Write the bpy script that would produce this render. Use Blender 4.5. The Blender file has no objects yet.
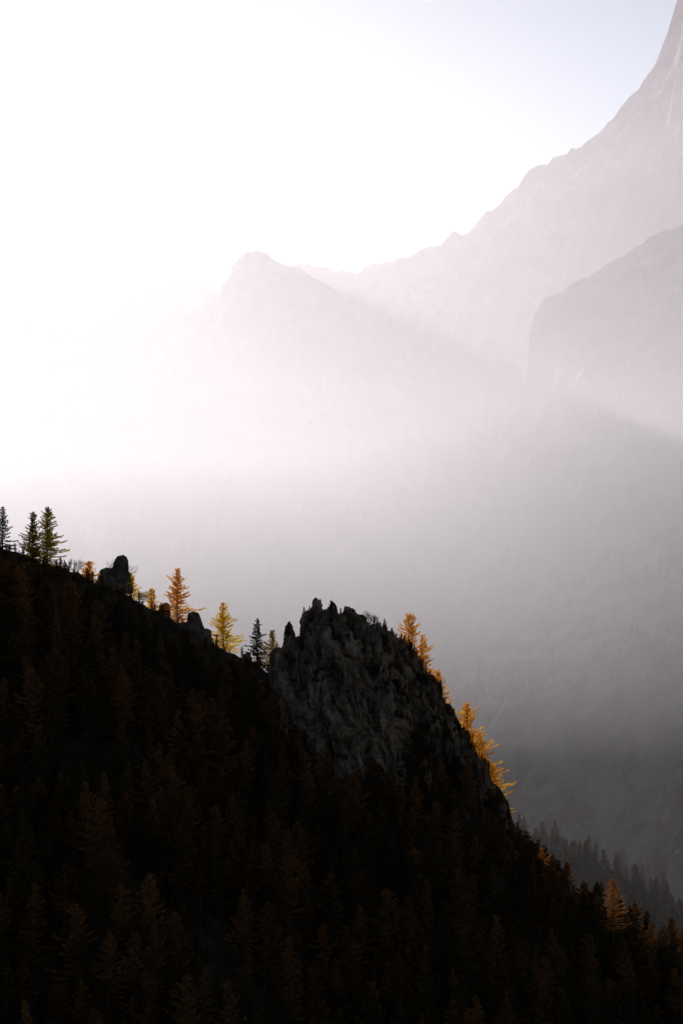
import bpy, bmesh, math, random
import numpy as np
from mathutils import Vector, noise as mn, Matrix
from mathutils.bvhtree import BVHTree
random.seed(7); rng=np.random.default_rng(11)
scene=bpy.context.scene

# ---------------------------------------------------------------- helpers
F=85/36*1024; PITCH=math.radians(5); CP,SP=math.cos(PITCH),math.sin(PITCH)
def bearing(px,py):
    u=(px-341.5)/F; v=(512-py)/F; d=CP-v*SP
    return u/d,(SP+v*CP)/d            # x/y , z/y surveyed slopes
def P(px,py,Y):
    a,b=bearing(px,py); return (a*Y,Y,b*Y)

def gnoise(x,y,seed=0):
    r=np.random.default_rng(seed); perm=r.permutation(512); ang=r.random(512)*2*np.pi
    gx,gy=np.cos(ang),np.sin(ang)
    xi=np.floor(x).astype(int); yi=np.floor(y).astype(int); xf=x-xi; yf=y-yi
    def g(i,j,dx,dy):
        h=perm[(perm[i&511]+j)&511]; return gx[h]*dx+gy[h]*dy
    u=xf**3*(xf*(xf*6-15)+10); v=yf**3*(yf*(yf*6-15)+10)
    a=g(xi,yi,xf,yf); b=g(xi+1,yi,xf-1,yf); c=g(xi,yi+1,xf,yf-1); d=g(xi+1,yi+1,xf-1,yf-1)
    return (a*(1-u)+b*u)*(1-v)+(c*(1-u)+d*u)*v
def fbm(x,y,oct=5,seed=0,ridged=False,gain=.5):
    s=0;a=1;f=1
    for o in range(oct):
        n=gnoise(x*f+o*17.3,y*f-o*9.1,seed+o)*1.5
        if ridged: n=1-2*np.abs(n)
        s=s+a*n; a*=gain; f*=2.03
    return s

def new_mat(name):
    m=bpy.data.materials.new(name); m.use_nodes=True; nt=m.node_tree
    for n in list(nt.nodes): nt.nodes.remove(n)
    out=nt.nodes.new('ShaderNodeOutputMaterial'); return m,nt,out
def rock_mat(name,c1,c2,scale,stretch=(1,1,1),bump=.6,bdist=1.0,rot=0):
    m,nt,out=new_mat(name); N=nt.nodes; L=nt.links
    g=N.new('ShaderNodeNewGeometry'); mp=N.new('ShaderNodeMapping'); mp.inputs['Scale'].default_value=stretch; mp.inputs['Rotation'].default_value=(0,rot,0)
    L.new(g.outputs['Position'],mp.inputs[0])
    n1=N.new('ShaderNodeTexNoise'); n1.inputs['Scale'].default_value=scale; n1.inputs['Detail'].default_value=9; n1.inputs['Roughness'].default_value=.65
    L.new(mp.outputs[0],n1.inputs['Vector'])
    r=N.new('ShaderNodeValToRGB'); r.color_ramp.elements[0].position=.37; r.color_ramp.elements[1].position=.65
    r.color_ramp.elements[0].color=(*c1,1); r.color_ramp.elements[1].color=(*c2,1); L.new(n1.outputs[0],r.inputs[0])
    b=N.new('ShaderNodeBsdfPrincipled'); b.inputs['Roughness'].default_value=.95
    b.inputs['Specular IOR Level'].default_value=.1
    L.new(r.outputs[0],b.inputs['Base Color'])
    bp=N.new('ShaderNodeBump'); bp.inputs['Strength'].default_value=bump; bp.inputs['Distance'].default_value=bdist
    L.new(n1.outputs[0],bp.inputs['Height']); L.new(bp.outputs[0],b.inputs['Normal'])
    L.new(b.outputs[0],out.inputs[0]); return m
def leaf_mat(name,ca,cb,trans=.5):
    m,nt,out=new_mat(name); N=nt.nodes; L=nt.links
    g=N.new('ShaderNodeNewGeometry'); n=N.new('ShaderNodeTexNoise'); n.inputs['Scale'].default_value=.35; n.inputs['Detail'].default_value=4
    L.new(g.outputs['Position'],n.inputs['Vector'])
    oi=N.new('ShaderNodeObjectInfo'); ad=N.new('ShaderNodeMath'); ad.operation='MULTIPLY_ADD'; ad.inputs[1].default_value=.7; 
    L.new(oi.outputs['Random'],ad.inputs[0]); 
    sb=N.new('ShaderNodeMath'); sb.operation='SUBTRACT'; sb.inputs[1].default_value=.35; L.new(n.outputs[0],sb.inputs[0]); L.new(sb.outputs[0],ad.inputs[2])
    r=N.new('ShaderNodeValToRGB'); r.color_ramp.elements[0].position=.1; r.color_ramp.elements[1].position=.9
    r.color_ramp.elements[0].color=(*ca,1); r.color_ramp.elements[1].color=(*cb,1); L.new(ad.outputs[0],r.inputs[0])
    d=N.new('ShaderNodeBsdfDiffuse'); t=N.new('ShaderNodeBsdfTranslucent'); mx=N.new('ShaderNodeMixShader'); mx.inputs[0].default_value=trans
    L.new(r.outputs[0],d.inputs[0]); L.new(r.outputs[0],t.inputs[0]); L.new(d.outputs[0],mx.inputs[1]); L.new(t.outputs[0],mx.inputs[2]); L.new(mx.outputs[0],out.inputs[0])
    return m

M_rock=rock_mat('crag_rock',(.02,.013,.009),(.25,.17,.12),.22,(1,1,.4),1.0,1.8,rot=.35)
M_boulder=rock_mat('boulder_rock',(.05,.04,.03),(.15,.11,.085),.4,(1,1,1),.7,.6)
M_mtn=rock_mat('mountain_rock',(.08,.066,.068),(.17,.142,.142),.012,(1,1,1),.45,8)
M_slope=rock_mat('mountain_meadow',(.03,.025,.022),(.14,.11,.105),.03,(1,1,1),.6,6)
M_soil=rock_mat('forest_soil',(.018,.012,.007),(.055,.036,.02),.12,(1,1,1),.6,1)
M_bark=rock_mat('bark',(.04,.028,.02),(.10,.07,.05),2,(1,1,.3),.4,.1)
M_gold=leaf_mat('larch_needles_gold',(.85,.42,.03),(.92,.62,.06),.82)
M_orange=leaf_mat('larch_needles_orange',(.88,.44,.05),(.92,.58,.09),.82)
M_yellow=leaf_mat('larch_needles_yellow',(.86,.54,.02),(.92,.68,.04),.82)
M_green=leaf_mat('spruce_needles',(.02,.03,.012),(.05,.06,.02),.3)
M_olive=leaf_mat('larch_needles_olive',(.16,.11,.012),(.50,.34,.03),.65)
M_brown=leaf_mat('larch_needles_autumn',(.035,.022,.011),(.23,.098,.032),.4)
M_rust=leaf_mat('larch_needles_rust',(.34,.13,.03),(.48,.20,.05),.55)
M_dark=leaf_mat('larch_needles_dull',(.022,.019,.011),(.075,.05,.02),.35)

# ---------------------------------------------------------------- terrain
def sheet(name,X,Y,Z,mat,smooth=True):
    nr,nc=X.shape
    co=np.stack([X,Y,Z],-1).reshape(-1,3)
    i=np.arange(nr*nc).reshape(nr,nc)
    q=np.stack([i[:-1,:-1],i[:-1,1:],i[1:,1:],i[1:,:-1]],-1).reshape(-1,4)
    me=bpy.data.meshes.new(name); me.vertices.add(len(co)); me.vertices.foreach_set('co',co.ravel())
    me.loops.add(q.size); me.loops.foreach_set('vertex_index',q.ravel().astype(np.int32))
    me.polygons.add(len(q)); me.polygons.foreach_set('loop_start',(np.arange(len(q))*4).astype(np.int32))
    me.update(calc_edges=True); me.polygons.foreach_set('use_smooth',[smooth]*len(q))
    me.materials.append(mat); o=bpy.data.objects.new(name,me); scene.collection.objects.link(o); return o
def prof(pts,Y):
    w=[P(a,b,Y) for a,b in pts]; return [p[0] for p in w],[p[2] for p in w]

def mountain(name,pts,Yr,s_front,s_back,mat,zmin,ylo,yhi,ulo,uhi,nr,nc,seed,amp,sc,ripple=6,jag=8,gain=.5):
    t=np.linspace(0,1,nr)[:,None]; Y=ylo+(yhi-ylo)*t+np.zeros((1,nc)); U=np.linspace(ulo,uhi,nc)[None,:]+np.zeros((nr,1))
    X=U*Yr
    px,pz=prof(pts,Yr)
    dist=np.abs(Y-Yr); amt=np.clip(dist/250,0,1)
    Xw=X+amt*90*fbm(X/300,Y/300,3,seed+77)
    R=np.interp(Xw,px,pz)+jag*fbm(X/60,X*0+seed,6,seed+31,True,.6)
    warp=fbm(X/sc*.6+5,Y/sc*.6,3,seed+50)*sc*.12
    d=Y-Yr
    rd=fbm((X+warp)/sc,(Y-.35*X)/sc,6,seed,True,gain)
    fall=np.where(d<0,s_front*dist,s_back*dist)
    Z=R-fall
    Z=Z+amt*amp*(rd-1.0)+ripple*fbm(X/28,Y/28,4,seed+9,True)*.6
    Z=np.maximum(Z,zmin+10*fbm(X/90,Y/90,4,seed+3))
    return sheet(name,X,Y,Z,mat)

sky_pts=[(-1400,100),(-1000,200),(-800,330),(-620,280),(-500,340),(-400,318),(-320,268),(-240,322),(-160,345),(-90,310),(0,300),(60,302),(100,296),(180,290),(228,286),(255,285),(300,268),(345,275),(400,262),(440,248),(452,236),(464,238),(480,222),(500,206),(520,188),(530,174),(555,162),(580,150),(600,136),(620,112),(640,90),(656,66),(668,36),(676,8),(690,-40),(760,-140),(900,-180),(1300,-120),(2200,60)]
mountain('mountain_ridge',sky_pts,5000,.75,.7,M_mtn,-260,3300,6200,-.75,.75,320,1400,21,115,420,ripple=4,jag=5,gain=.5)
peak_pts=[(-600,700),(-100,520),(80,400),(150,345),(200,310),(226,290),(230,272),(238,262),(248,254),(256,252),(266,254),(274,262),(285,267),(300,271),(330,288),(350,305),(375,335),(420,380),(520,470),(700,620),(1100,900)]
mountain('mountain_peak',peak_pts,4300,.8,.9,M_mtn,-260,3000,5000,-.3,.3,260,800,33,90,320,ripple=3,jag=3,gain=.48)
but_pts=[(300,900),(430,640),(500,480),(524,400),(528,345),(532,325),(540,308),(560,296),(590,280),(620,262),(650,243),(683,225),(760,190),(900,120),(1300,-40),(2000,0)]
mountain('mountain_buttress',but_pts,3200,.85,.5,M_mtn,-260,2000,4200,-.1,.6,300,900,45,80,290,ripple=3,jag=4,gain=.48)
low_pts=[(-1800,500),(-900,560),(-300,660),(0,720),(180,730),(300,735),(380,720),(430,690),(480,660),(540,620),(600,580),(683,520),(800,440),(1100,300),(2000,100)]
mountain('mountain_slope',low_pts,2300,.5,.3,M_slope,-262,1150,3000,-.6,.6,340,1100,57,48,220,ripple=3,jag=5,gain=.47)
spur_pts=[(-900,1100),(200,900),(380,850),(460,830),(520,842),(570,858),(620,882),(683,920),(800,966),(1200,1020),(2000,1000)]
spur=mountain('forested_spur',spur_pts,1240,.55,.45,M_soil,-262,950,1560,-.4,.6,200,700,63,10,60,ripple=2,jag=2,gain=.46)

def vf():
    n=120; a=np.linspace(-12000,12000,n); X,Y=np.meshgrid(a,a); Z=-300+8*fbm(X/900,Y/900,3,4); return sheet('valley_ground',X,Y,Z,M_slope)
vf()

# forested hillside
YC=800
crest=[(-700,250),(-300,430),(-100,515),(0,550),(40,562),(90,580),(130,600),(175,624),(215,650),(250,664),(285,685),(340,715),(400,722),(450,745),(480,775),(505,812),(540,866),(600,915),(683,965),(800,1020),(1100,1180),(1600,1400)]
cx,cz=prof(crest,YC)
def hill(X,Y):
    yc=YC+14*np.sin(X/37.)+8*np.sin(X/15.+1)
    R=np.interp(X,cx,cz)
    d=Y-yc
    Z=R-np.where(d<0,-.55*d,.75*d)
    amt=np.clip(np.abs(d)/40,0,1)
    Z=Z+amt*9*fbm(X/60,Y/60,3,70)+1.6*fbm(X/13,Y/13,4,71,True)*.6
    return np.maximum(Z,-298+0*Z)
xs=np.linspace(-420,420,700); ys=np.linspace(300,1300,760)
X,Y=np.meshgrid(xs,ys); sheet('forested_hillside',X,Y,hill(X,Y),M_soil)
def hz(x,y): return float(hill(np.array([x]),np.array([y]))[0])

# ---------------------------------------------------------------- rocks
def rock_chunk(bm,cx_,cy_,ztop,zbase,wx,wy,lean=(0,0),n=6,tip=.3):
    rings=[]
    a0=random.random()*6
    prof_=[(0,1.3),(.3,1.12),(.6,.95),(.82,.78),(.93,.6),(1.0,tip)]
    rad=[random.uniform(.75,1.25) for _ in range(n)]
    for t,r in prof_:
        z=zbase+(ztop-zbase)*t; ring=[]
        for k in range(n):
            a=a0+k*2*math.pi/n; rr=r*rad[k]*random.uniform(.92,1.08)
            ring.append(bm.verts.new((cx_+lean[0]*t+wx*rr*math.cos(a),cy_+lean[1]*t+wy*rr*math.sin(a),z+(random.uniform(-.12,.04)*min(wx,4) if t>.5 else 0))))
        rings.append(ring)
    for A,B in zip(rings[:-1],rings[1:]):
        for k in range(n): bm.faces.new((A[k],A[(k+1)%n],B[(k+1)%n],B[k]))
    bm.faces.new(rings[-1]); bm.faces.new(rings[0][::-1])
def finish_rock(name,bm,voxel,amp,mat,sc=1.0):
    bmesh.ops.recalc_face_normals(bm,faces=bm.faces)
    me=bpy.data.meshes.new(name); bm.to_mesh(me); bm.free()
    o=bpy.data.objects.new(name,me); scene.collection.objects.link(o)
    md=o.modifiers.new('r','REMESH'); md.mode='VOXEL'; md.voxel_size=voxel
    dg=bpy.context.evaluated_depsgraph_get(); me2=bpy.data.meshes.new_from_object(o.evaluated_get(dg)); o.modifiers.clear(); o.data=me2
    nv=len(me2.vertices); co=np.empty(nv*3); me2.vertices.foreach_get('co',co); co=co.reshape(-1,3)
    no=np.array([v.normal[:] for v in me2.vertices])
    out=co.copy()
    for i in range(nv):
        p=Vector(co[i])/sc; w=mn.noise(p/5)*1.5
        lx=p.x+.38*p.z+w
        dd,_=mn.voronoi(Vector((lx/6.5,p.y/7,p.z/17))); d2,_=mn.voronoi(Vector(((lx-.3*p.z)/2.8,p.y/3,p.z/4.5)))
        front=min(1,max(.15,-no[i][1]*1.4))
        c1=-2.8*math.exp(-((dd[1]-dd[0])/.10))*front; c2=-1.2*math.exp(-((d2[1]-d2[0])/.12))*front
        v=amp*(c1+c2+.5*mn.noise(p/1.1)+front*2.4*mn.noise(Vector((lx/4,p.y/4,p.z/9)))+.5*mn.noise(p/2.3))
        out[i]=co[i]+no[i]*v
    me2.vertices.foreach_set('co',out.ravel()); me2.update(); me2.name=name
    me2.materials.clear(); me2.materials.append(mat)
    me2.polygons.foreach_set('use_smooth',[False]*len(me2.polygons)); return o
YK=782; mpp=YK/F
bm=bmesh.new()
top=[(281,650,7),(291,621,7),(301,636,9),(312,610,8),(320,597,7),(334,600,6),(344,611,9),(352,606,8),(364,614,10),(377,622,11),(391,630,12),(404,643,13),(417,659,15),(430,680,16),(442,702,17),(455,728,18),(470,752,18),(486,778,18)]
for px,py,w in top:
    x,y,z=P(px,py,YK+random.uniform(-3,5)); 
    base=hz(x,YK-15)-8
    rock_chunk(bm,x,y,z,z-random.uniform(15,20),w*mpp*1.25,random.uniform(4,6),(random.uniform(-1.5,-.2),0),n=5,tip=random.choice([.1,.18,.3]))
    rock_chunk(bm,x+random.uniform(-1,1),y,z-random.uniform(2.5,4.5),base,w*mpp*1.5,random.uniform(6,9),(0,0),tip=.5)
tx=[t[0] for t in top]; ty=[t[1] for t in top]
for k in range(44):
    px=random.uniform(284,470); lay=random.uniform(.1,1)
    py=np.interp(px,tx,ty)+16+lay*random.uniform(20,100)
    yy=YK-4-lay*15
    x,y,z=P(px,float(py),yy); w=random.uniform(7,19)
    rock_chunk(bm,x,y,z,hz(x,yy-8)-6,w*mpp,random.uniform(4,7),(random.uniform(-5,-1),2.5),n=5,tip=.35)
for px,py,w in [(312,650,34),(340,640,38),(372,655,38),(400,690,36),(430,730,36),(455,770,30)]:
    x,y,z=P(px,py,YK); rock_chunk(bm,x,y,z,hz(x,YK-15)-10,w*mpp,11,(0,0),n=9,tip=.6)
crag=finish_rock('rock_crag',bm,.42,.9,M_rock)
def outcrop(name,lst,Y=YC):
    bm=bmesh.new()
    for px,py,w,h,ln in lst:
        x,y,z=P(px,py,Y); rock_chunk(bm,x,y,z,z-h*mpp,w*mpp,w*mpp*.9,(ln,0),n=5,tip=.04)
    return finish_rock(name,bm,.3,.14,M_boulder,.4)
outcrop('rock_outcrop',[(117,554,10,34,1.8),(106,567,11,26,.5),(122,570,8,24,.6)],797)
outcrop('rock_outcrop',[(164,602,7,30,.8),(158,615,9,24,0)],797)
outcrop('rock_outcrop',[(195,611,10,32,-.8),(185,621,8,26,-1),(204,628,8,24,1)],797)
outcrop('rock_outcrop',[(244,652,8,30,1),(236,660,9,24,0)],797)

# ---------------------------------------------------------------- trees
def tree_mesh(name,H,seed,leafmat,kind='larch',dens=1.0,tuft=.42,halfw=.2):
    r=random.Random(seed); V=[];Fc=[];MI=[]
    def tube(pts,rads,n=5):
        base=len(V)
        for (p,ra) in zip(pts,rads):
            for k in range(n):
                a=k*2*math.pi/n; V.append((p[0]+ra*math.cos(a),p[1]+ra*math.sin(a),p[2]))
        for j in range(len(pts)-1):
            for k in range(n):
                Fc.append((base+j*n+k,base+j*n+(k+1)%n,base+(j+1)*n+(k+1)%n,base+(j+1)*n+k)); MI.append(0)
    def stick(a,b,ra,rb):
        a=Vector(a);b=Vector(b);d=(b-a).normalized();s=d.cross(Vector((0,0,1)))
        if s.length<.01: s=Vector((1,0,0))
        s.normalize();t=d.cross(s);base=len(V)
        for p,ra_ in((a,ra),(b,rb)):
            for k in range(3):
                an=k*2.0944; V.append(tuple(p+s*ra_*math.cos(an)+t*ra_*math.sin(an)))
        for k in range(3): Fc.append((base+k,base+(k+1)%3,base+3+(k+1)%3,base+3+k)); MI.append(0)
    def leaf(p,s):
        n=Vector((r.gauss(0,1),r.gauss(0,1),r.gauss(0,1))).normalized(); u=n.orthogonal().normalized(); w=n.cross(u)
        an=r.random()*6; u2=u*math.cos(an)+w*math.sin(an); w2=n.cross(u2); base=len(V)
        a=s*r.uniform(.8,1.5); b=s*r.uniform(.5,.9)
        V.extend([tuple(p-u2*a*.5),tuple(p+w2*b*.5),tuple(p+u2*a*.5),tuple(p-w2*b*.5)]); Fc.append((base,base+1,base+2,base+3)); MI.append(1)
    bx,by=r.uniform(-.5,.5),r.uniform(-.4,.4)
    def ax(t): return Vector((bx*math.sin(t*2.6)+.15*math.sin(t*9+seed),by*math.sin(t*2.1),t*H))
    tr=.016*H
    tube([ax(t)-Vector((0,0,1.5 if t==0 else 0)) for t in [0,.15,.35,.55,.75,.9,1]],[tr*1.25,tr,tr*.8,tr*.58,tr*.34,tr*.15,.01])
    nb=int(66*dens*(H/18)**.5) 
    start=.08 if kind=='spruce' else .1
    side=[r.uniform(.5,1.2) for _ in range(8)]
    gap=[r.random() for _ in range(24)]
    for i in range(nb):
        t=start+(1-start)*((i+r.random())/nb)**.95
        if t>.985: continue
        az=i*2.4+r.uniform(-.5,.5)
        prof_=(1-t)**.75*(1.0 if t>.3 else .55+1.5*t)
        g_=gap[int(t*23.9)]
        L=1.35*halfw*H*prof_*r.uniform(.5,1.1)*side[int((az+t*5)%6.283/6.284*8)]*(.6 if g_<.25 else 1.2 if g_>.85 else 1)+.3
        if kind=='larch' and r.random()<.06: L*=1.3
        up=(.4*t-.1) if kind=='larch' else (-.28+.35*t)
        o=ax(t); dirh=Vector((math.cos(az),math.sin(az),0)); 
        def bp(s): return o+dirh*L*s+Vector((0,0,L*(up*s-.25*s*s*(1-t)+.22*s**3)))
        m=bp(.5);e=bp(1); stick(o,m,.04+.01*L,.025); stick(m,e,.025,.01)
        nt_=max(4,int(L*9*dens**.5))
        for k in range(nt_):
            s=.1+.92*((k+r.random())/nt_)**.8
            c=bp(s); wd=(.15+.26*L*(1-s*.7))
            sd=dirh.cross(Vector((0,0,1)))
            off=sd*r.uniform(-1,1)*wd+Vector((0,0,r.uniform(-.4,.12)*(.5+.25*wd)))
            leaf(c+off,tuft*r.uniform(.7,1.3)); 
            if r.random()<.7: leaf(c+off*.5+Vector((0,0,-.15)),tuft)
    for k in range(8): leaf(ax(.93+.07*k/8)+Vector((r.uniform(-.12,.12),r.uniform(-.12,.12),0)),tuft*.7)
    me=bpy.data.meshes.new(name); me.from_pydata(V,[],Fc); me.materials.append(M_bark); me.materials.append(leafmat)
    me.polygons.foreach_set('material_index',MI); me.update(); return me
def place(name,me,px,pybase,Y=None,yaw=0,dz=-.6):
    Y=Y or YC-2; x,y,z=P(px,pybase,Y); o=bpy.data.objects.new(name,me); o.location=(x,y,z+dz); o.rotation_euler=(0,0,yaw); scene.collection.objects.link(o); return o
def T(name,px,ytop,ybase,mat,kind='larch',Y=None,seed=0,halfw=.2,dens=1.0,tuft=.4):
    Y=Y or YC-2; H=(ybase-ytop)*Y/F+.6
    return place(name,tree_mesh(name,H,seed,mat,kind,dens,tuft,halfw),px,ybase,Y,yaw=seed)
T('larch_tree',178,568,628,M_orange,seed=1,halfw=.40,dens=1.9)
T('larch_tree',224,602,655,M_yellow,seed=2,halfw=.38,dens=1.8)
T('larch_tree',151,588,618,M_yellow,seed=3,halfw=.36,dens=1.6)
T('larch_tree',131,572,604,M_yellow,seed=4,halfw=.40,dens=1.6)
T('larch_tree',88,561,584,M_orange,seed=5,halfw=.48,dens=1.6)
T('larch_tree',31,511,566,M_olive,seed=6,halfw=.28,dens=1.9)
T('larch_tree',47,506,572,M_olive,seed=7,halfw=.36,dens=2.2)
T('spruce_tree',3,506,566,M_green,'spruce',seed=8,halfw=.27,dens=1.6)
T('spruce_tree',-14,490,560,M_green,'spruce',seed=18,halfw=.2)
T('spruce_tree',257,618,670,M_green,'spruce',seed=9,halfw=.25,dens=1.6)
T('larch_tree',272,630,676,M_olive,seed=10,halfw=.3,dens=1.5)
T('larch_tree',409,613,697,M_gold,Y=792,seed=11,halfw=.33,dens=1.9)
T('larch_tree',422,634,712,M_gold,Y=793,seed=12,halfw=.32,dens=1.7)
T('larch_tree',438,670,726,M_gold,Y=793,seed=13,halfw=.46,dens=1.6)
T('larch_tree',468,703,782,M_gold,Y=792,seed=14,halfw=.35,dens=1.9)
T('larch_tree',480,732,808,M_gold,Y=793,seed=15,halfw=.35,dens=1.6)
T('larch_tree',492,764,826,M_gold,Y=794,seed=16,halfw=.40,dens=1.6)
T('larch_tree',541,848,890,M_rust,Y=790,seed=17,halfw=.38,dens=1.5)
T('larch_tree',613,880,935,M_rust,Y=780,seed=19,halfw=.36,dens=1.5)
def bare(name,px,ytop,ybase,Y,seed):
    r=random.Random(seed); bm=bmesh.new(); H=(ybase-ytop)*Y/F
    def br(p,d,L,ra,dep):
        q=p+d*L; s=d.orthogonal().normalized(); t=d.cross(s); A=[];B=[]
        for k in range(3):
            an=k*2.094; o_=s*math.cos(an)+t*math.sin(an); A.append(bm.verts.new(p+o_*ra)); B.append(bm.verts.new(q+o_*ra*.65))
        for k in range(3): bm.faces.new((A[k],A[(k+1)%3],B[(k+1)%3],B[k]))
        if dep:
            for _ in range(3):
                nd=(d+Vector((r.gauss(0,.42),r.gauss(0,.42),r.gauss(.1,.3)))).normalized(); br(p+d*L*r.uniform(.6,1),nd,L*r.uniform(.6,.85),ra*.62,dep-1)
    for k in range(4): br(Vector((r.uniform(-.4,.4),0,0)),Vector((r.gauss(0,.3),r.gauss(0,.3),1)).normalized(),H*.33,.12,4)
    me=bpy.data.meshes.new(name); bm.to_mesh(me); bm.free(); me.materials.append(M_bark); place(name,me,px,ybase,Y,dz=-.3)
bare('bare_tree',123,551,590,796,1); bare('bare_tree',365,606,628,784,2); bare('bare_tree',75,554,576,798,3); bare('bare_tree',142,585,608,798,4); bare('bare_tree',372,610,632,784,6)

# forest masses (instanced)
def variants(cname,specs):
    c=bpy.data.collections.new(cname)
    for i,(H,mat,kind,hw) in enumerate(specs):
        me=tree_mesh(cname+'_tree',H,100+i*7+len(cname),mat,kind,1.0,.6,hw); o=bpy.data.objects.new(cname+f'_variant_{i}',me); c.objects.link(o)
    return c
def scatter(name,coll,pts):
    pts=np.array(pts,float)
    me=bpy.data.meshes.new(name); me.from_pydata([tuple(p[:3]) for p in pts],[],[])
    a=me.attributes.new('sc','FLOAT','POINT'); a.data.foreach_set('value',pts[:,3].astype(np.float32))
    a=me.attributes.new('yaw','FLOAT_VECTOR','POINT'); rot=np.zeros((len(pts),3),np.float32); rot[:,2]=pts[:,4]; rot[:,0]=rng.normal(0,.04,len(pts)); a.data.foreach_set('vector',rot.ravel())
    a=me.attributes.new('idx','INT','POINT'); a.data.foreach_set('value',pts[:,5].astype(np.int32))
    o=bpy.data.objects.new(name,me); scene.collection.objects.link(o)
    ng=bpy.data.node_groups.new(name,'GeometryNodeTree')
    ng.interface.new_socket('Geometry',in_out='INPUT',socket_type='NodeSocketGeometry'); ng.interface.new_socket('Geometry',in_out='OUTPUT',socket_type='NodeSocketGeometry')
    N=ng.nodes;L=ng.links; gi=N.new('NodeGroupInput'); go=N.new('NodeGroupOutput'); ip=N.new('GeometryNodeInstanceOnPoints'); ci=N.new('GeometryNodeCollectionInfo')
    ci.inputs['Collection'].default_value=coll; ci.inputs['Separate Children'].default_value=True; ci.inputs['Reset Children'].default_value=True
    def at(n,t):
        x=N.new('GeometryNodeInputNamedAttribute'); x.data_type=t; x.inputs['Name'].default_value=n; return x.outputs['Attribute']
    ip.inputs['Pick Instance'].default_value=True
    L.new(gi.outputs[0],ip.inputs['Points']); L.new(ci.outputs[0],ip.inputs['Instance']); L.new(at('idx','INT'),ip.inputs['Instance Index'])
    L.new(at('yaw','FLOAT_VECTOR'),ip.inputs['Rotation']); L.new(at('sc','FLOAT'),ip.inputs['Scale']); L.new(ip.outputs[0],go.inputs[0])
    md=o.modifiers.new('scatter','NODES'); md.node_group=ng; return o
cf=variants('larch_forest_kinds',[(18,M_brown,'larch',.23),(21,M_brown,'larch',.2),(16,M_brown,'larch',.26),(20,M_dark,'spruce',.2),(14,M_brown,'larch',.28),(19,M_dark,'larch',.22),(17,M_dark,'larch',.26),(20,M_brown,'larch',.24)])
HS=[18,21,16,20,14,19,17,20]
pts=[]
def toppy(x,y,z):
    cy=y*CP+z*SP; cz_=-y*SP+z*CP; return 341.5+F*x/cy, 512-F*cz_/cy
for gx in np.arange(-230,260,5.8):
    for gy in np.arange(500,840,5.8):
        x=gx+random.uniform(-3.5,3.5); y=gy+random.uniform(-3.5,3.5)
        z=hz(x,y); dk=mn.noise(Vector((x/35,y/35,3)))
        i=random.choice([3,5,6,0]) if dk>.12 else random.choice([0,1,2,4,7,7,5])
        s=random.uniform(.55,1.3)
        if mn.noise(Vector((x/22,y/22,9)))>.42: s*=.45
        Hm=HS[i]*s; px,tp=toppy(x,y,z+Hm); _,bp_=toppy(x,y,z)
        if px<280: lim=np.interp(px,[-300,0,90,175,250,280],[440,552,584,626,660,690])+random.uniform(-2,14)
        elif px<405: lim=np.interp(px,[280,300,395,405],[700,735,760,745])+random.uniform(-18,25)
        elif px<500: lim=np.interp(px,[405,440,500],[738,755,818])+random.uniform(-22,18)
        else: lim=np.interp(px,[500,540,600,683,900],[815,868,905,950,1010])+random.uniform(-30,10)
        if tp<lim:
            k=(bp_-lim)/(bp_-tp) if bp_>lim else 0
            if k<.3: continue
            s*=k
        pts.append((x,y,z-.3,s,random.random()*6.28,i))
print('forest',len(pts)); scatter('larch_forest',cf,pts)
pts=[]
for k in range(700):
    px=random.uniform(-60,520); x=P(px,600,YC)[0]; y=YC+14*math.sin(x/37)+8*math.sin(x/15+1)-random.uniform(-3,22)
    if 285<px<395: continue
    pts.append((x,y,hz(x,y)-.2,random.uniform(.08,.26),random.random()*6,random.choice([0,2,4])))
me_=crag.data; bvc=BVHTree.FromPolygons([v.co[:] for v in me_.vertices],[p.vertices[:] for p in me_.polygons])
for k in range(2600):   # scrub rooted on the crag's right flank and ledges
    x=random.uniform(-20,52); y=random.uniform(760,792)
    h=bvc.ray_cast(Vector((x,y,400)),Vector((0,0,-1)))
    if not h[0] or h[1].z<.2: continue
    px,py=toppy(*h[0]); pr=.03+.8*min(1,max(0,(px-365)/60))
    if random.random()>pr: continue
    pts.append((h[0].x,h[0].y,h[0].z-.4,random.uniform(.08,.22),random.random()*6,random.choice([0,2,4,5])))
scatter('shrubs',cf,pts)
def woods(name,ob,n,ylo,yhi,xa,xb,thr,smin,smax):
    dg=bpy.context.evaluated_depsgraph_get(); bv=BVHTree.FromObject(ob,dg); pts=[]
    for k in range(n):
        y=random.uniform(ylo,yhi); x=random.uniform(xa,xb)*y
        if mn.noise(Vector((x/90,y/90,0)))<thr(y): continue
        h=bv.ray_cast(Vector((x,y,2000)),Vector((0,0,-1)))
        if h[0] and h[0].z>-255: pts.append((x,y,h[0].z-.5,random.uniform(smin,smax),random.random()*6,random.randint(0,5)))
    scatter(name,cf,pts)
woods('distant_woodland',bpy.data.objects['mountain_slope'],9000,1180,2250,-.25,.3,lambda y:-.25+(y-1200)/2600,.5,1.1)
woods('spur_woodland',spur,2400,1080,1290,-.02,.25,lambda y:-.3,.2,.8)

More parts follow.
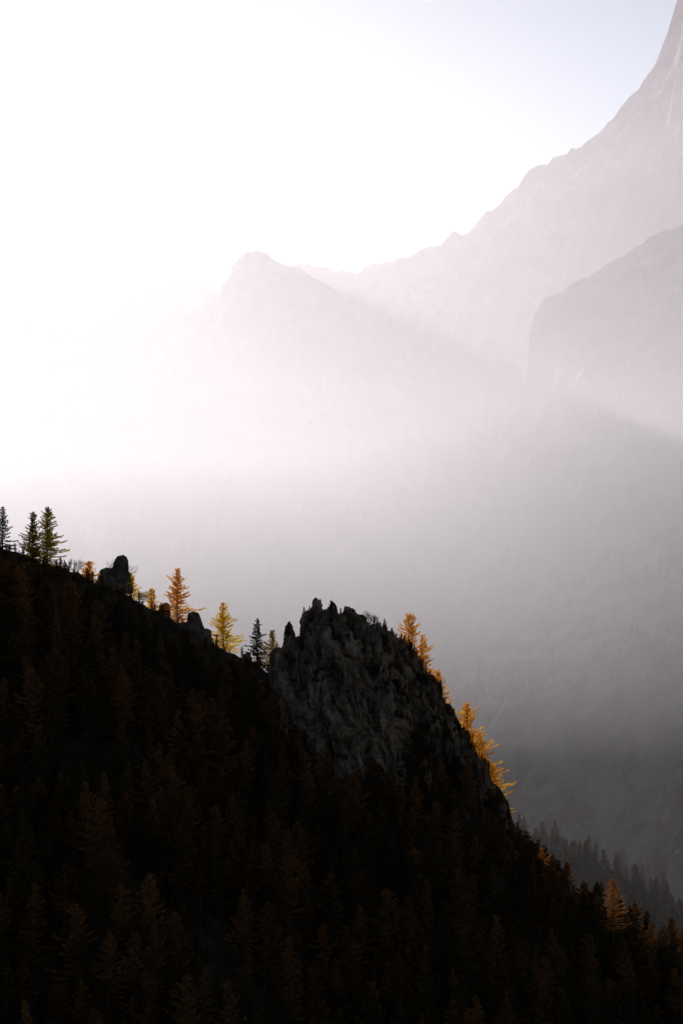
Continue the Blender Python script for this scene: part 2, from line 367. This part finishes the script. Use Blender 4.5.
# ---------------------------------------------------------------- valley haze (real scattering air, denser in a mist bank that hangs above the valley)
def haze(name,section,dens,g,col,d=0):
    bm=bmesh.new(); x0,x1=-4500-d,4500+d
    A=[bm.verts.new((x0,y,z)) for y,z in section]; B=[bm.verts.new((x1,y,z)) for y,z in section]
    n=len(A)
    for k in range(n): bm.faces.new((A[k],A[(k+1)%n],B[(k+1)%n],B[k]))
    bm.faces.new(A[::-1]); bm.faces.new(B); bmesh.ops.recalc_face_normals(bm,faces=bm.faces)
    me=bpy.data.meshes.new(name); bm.to_mesh(me); bm.free(); o=bpy.data.objects.new(name,me); scene.collection.objects.link(o)
    m,nt,out=new_mat(name); v=nt.nodes.new('ShaderNodeVolumeScatter'); v.inputs['Color'].default_value=col; v.inputs['Density'].default_value=dens; v.inputs['Anisotropy'].default_value=g
    nt.links.new(v.outputs[0],out.inputs['Volume']); me.materials.append(m)
haze('air_haze',[(870,-290),(6500,-290),(6500,1100),(870,1100)],.000097,.56,(.98,.94,1,1))
haze('valley_mist',[(900,110),(3450,-285),(6400,-285),(6400,250),(2500,350),(900,300)],.00031,.58,(.96,.91,1,1),7)

# ---------------------------------------------------------------- light
EL,AZ=math.radians(15.6),math.radians(-13)
s=Vector((math.sin(AZ)*math.cos(EL),math.cos(AZ)*math.cos(EL),math.sin(EL)))
ld=bpy.data.lights.new('sun','SUN'); ld.energy=5; ld.angle=math.radians(.5); ld.color=(1,.915,.90)
lo=bpy.data.objects.new('sun',ld); lo.rotation_euler=s.to_track_quat('Z','Y').to_euler(); lo.location=(0,0,2500); scene.collection.objects.link(lo)
w=bpy.data.worlds.new('World'); scene.world=w; w.use_nodes=True; nt=w.node_tree; bg=nt.nodes['Background']
sk=nt.nodes.new('ShaderNodeTexSky'); sk.sky_type='NISHITA'; sk.sun_disc=False; sk.sun_elevation=EL; sk.sun_rotation=AZ%(2*math.pi); sk.altitude=1500; sk.air_density=1; sk.dust_density=.8; sk.ozone_density=.8
nt.links.new(sk.outputs[0],bg.inputs[0]); bg.inputs[1].default_value=.078
cam=bpy.data.cameras.new('camera'); co=bpy.data.objects.new('camera',cam); scene.collection.objects.link(co)
cam.sensor_fit='VERTICAL'; cam.sensor_height=36; cam.lens=85; cam.clip_end=40000; cam.clip_start=1
co.rotation_euler=(math.radians(95),0,0); scene.camera=co
scene.view_settings.view_transform='Standard'; scene.view_settings.look='None'; scene.view_settings.exposure=0
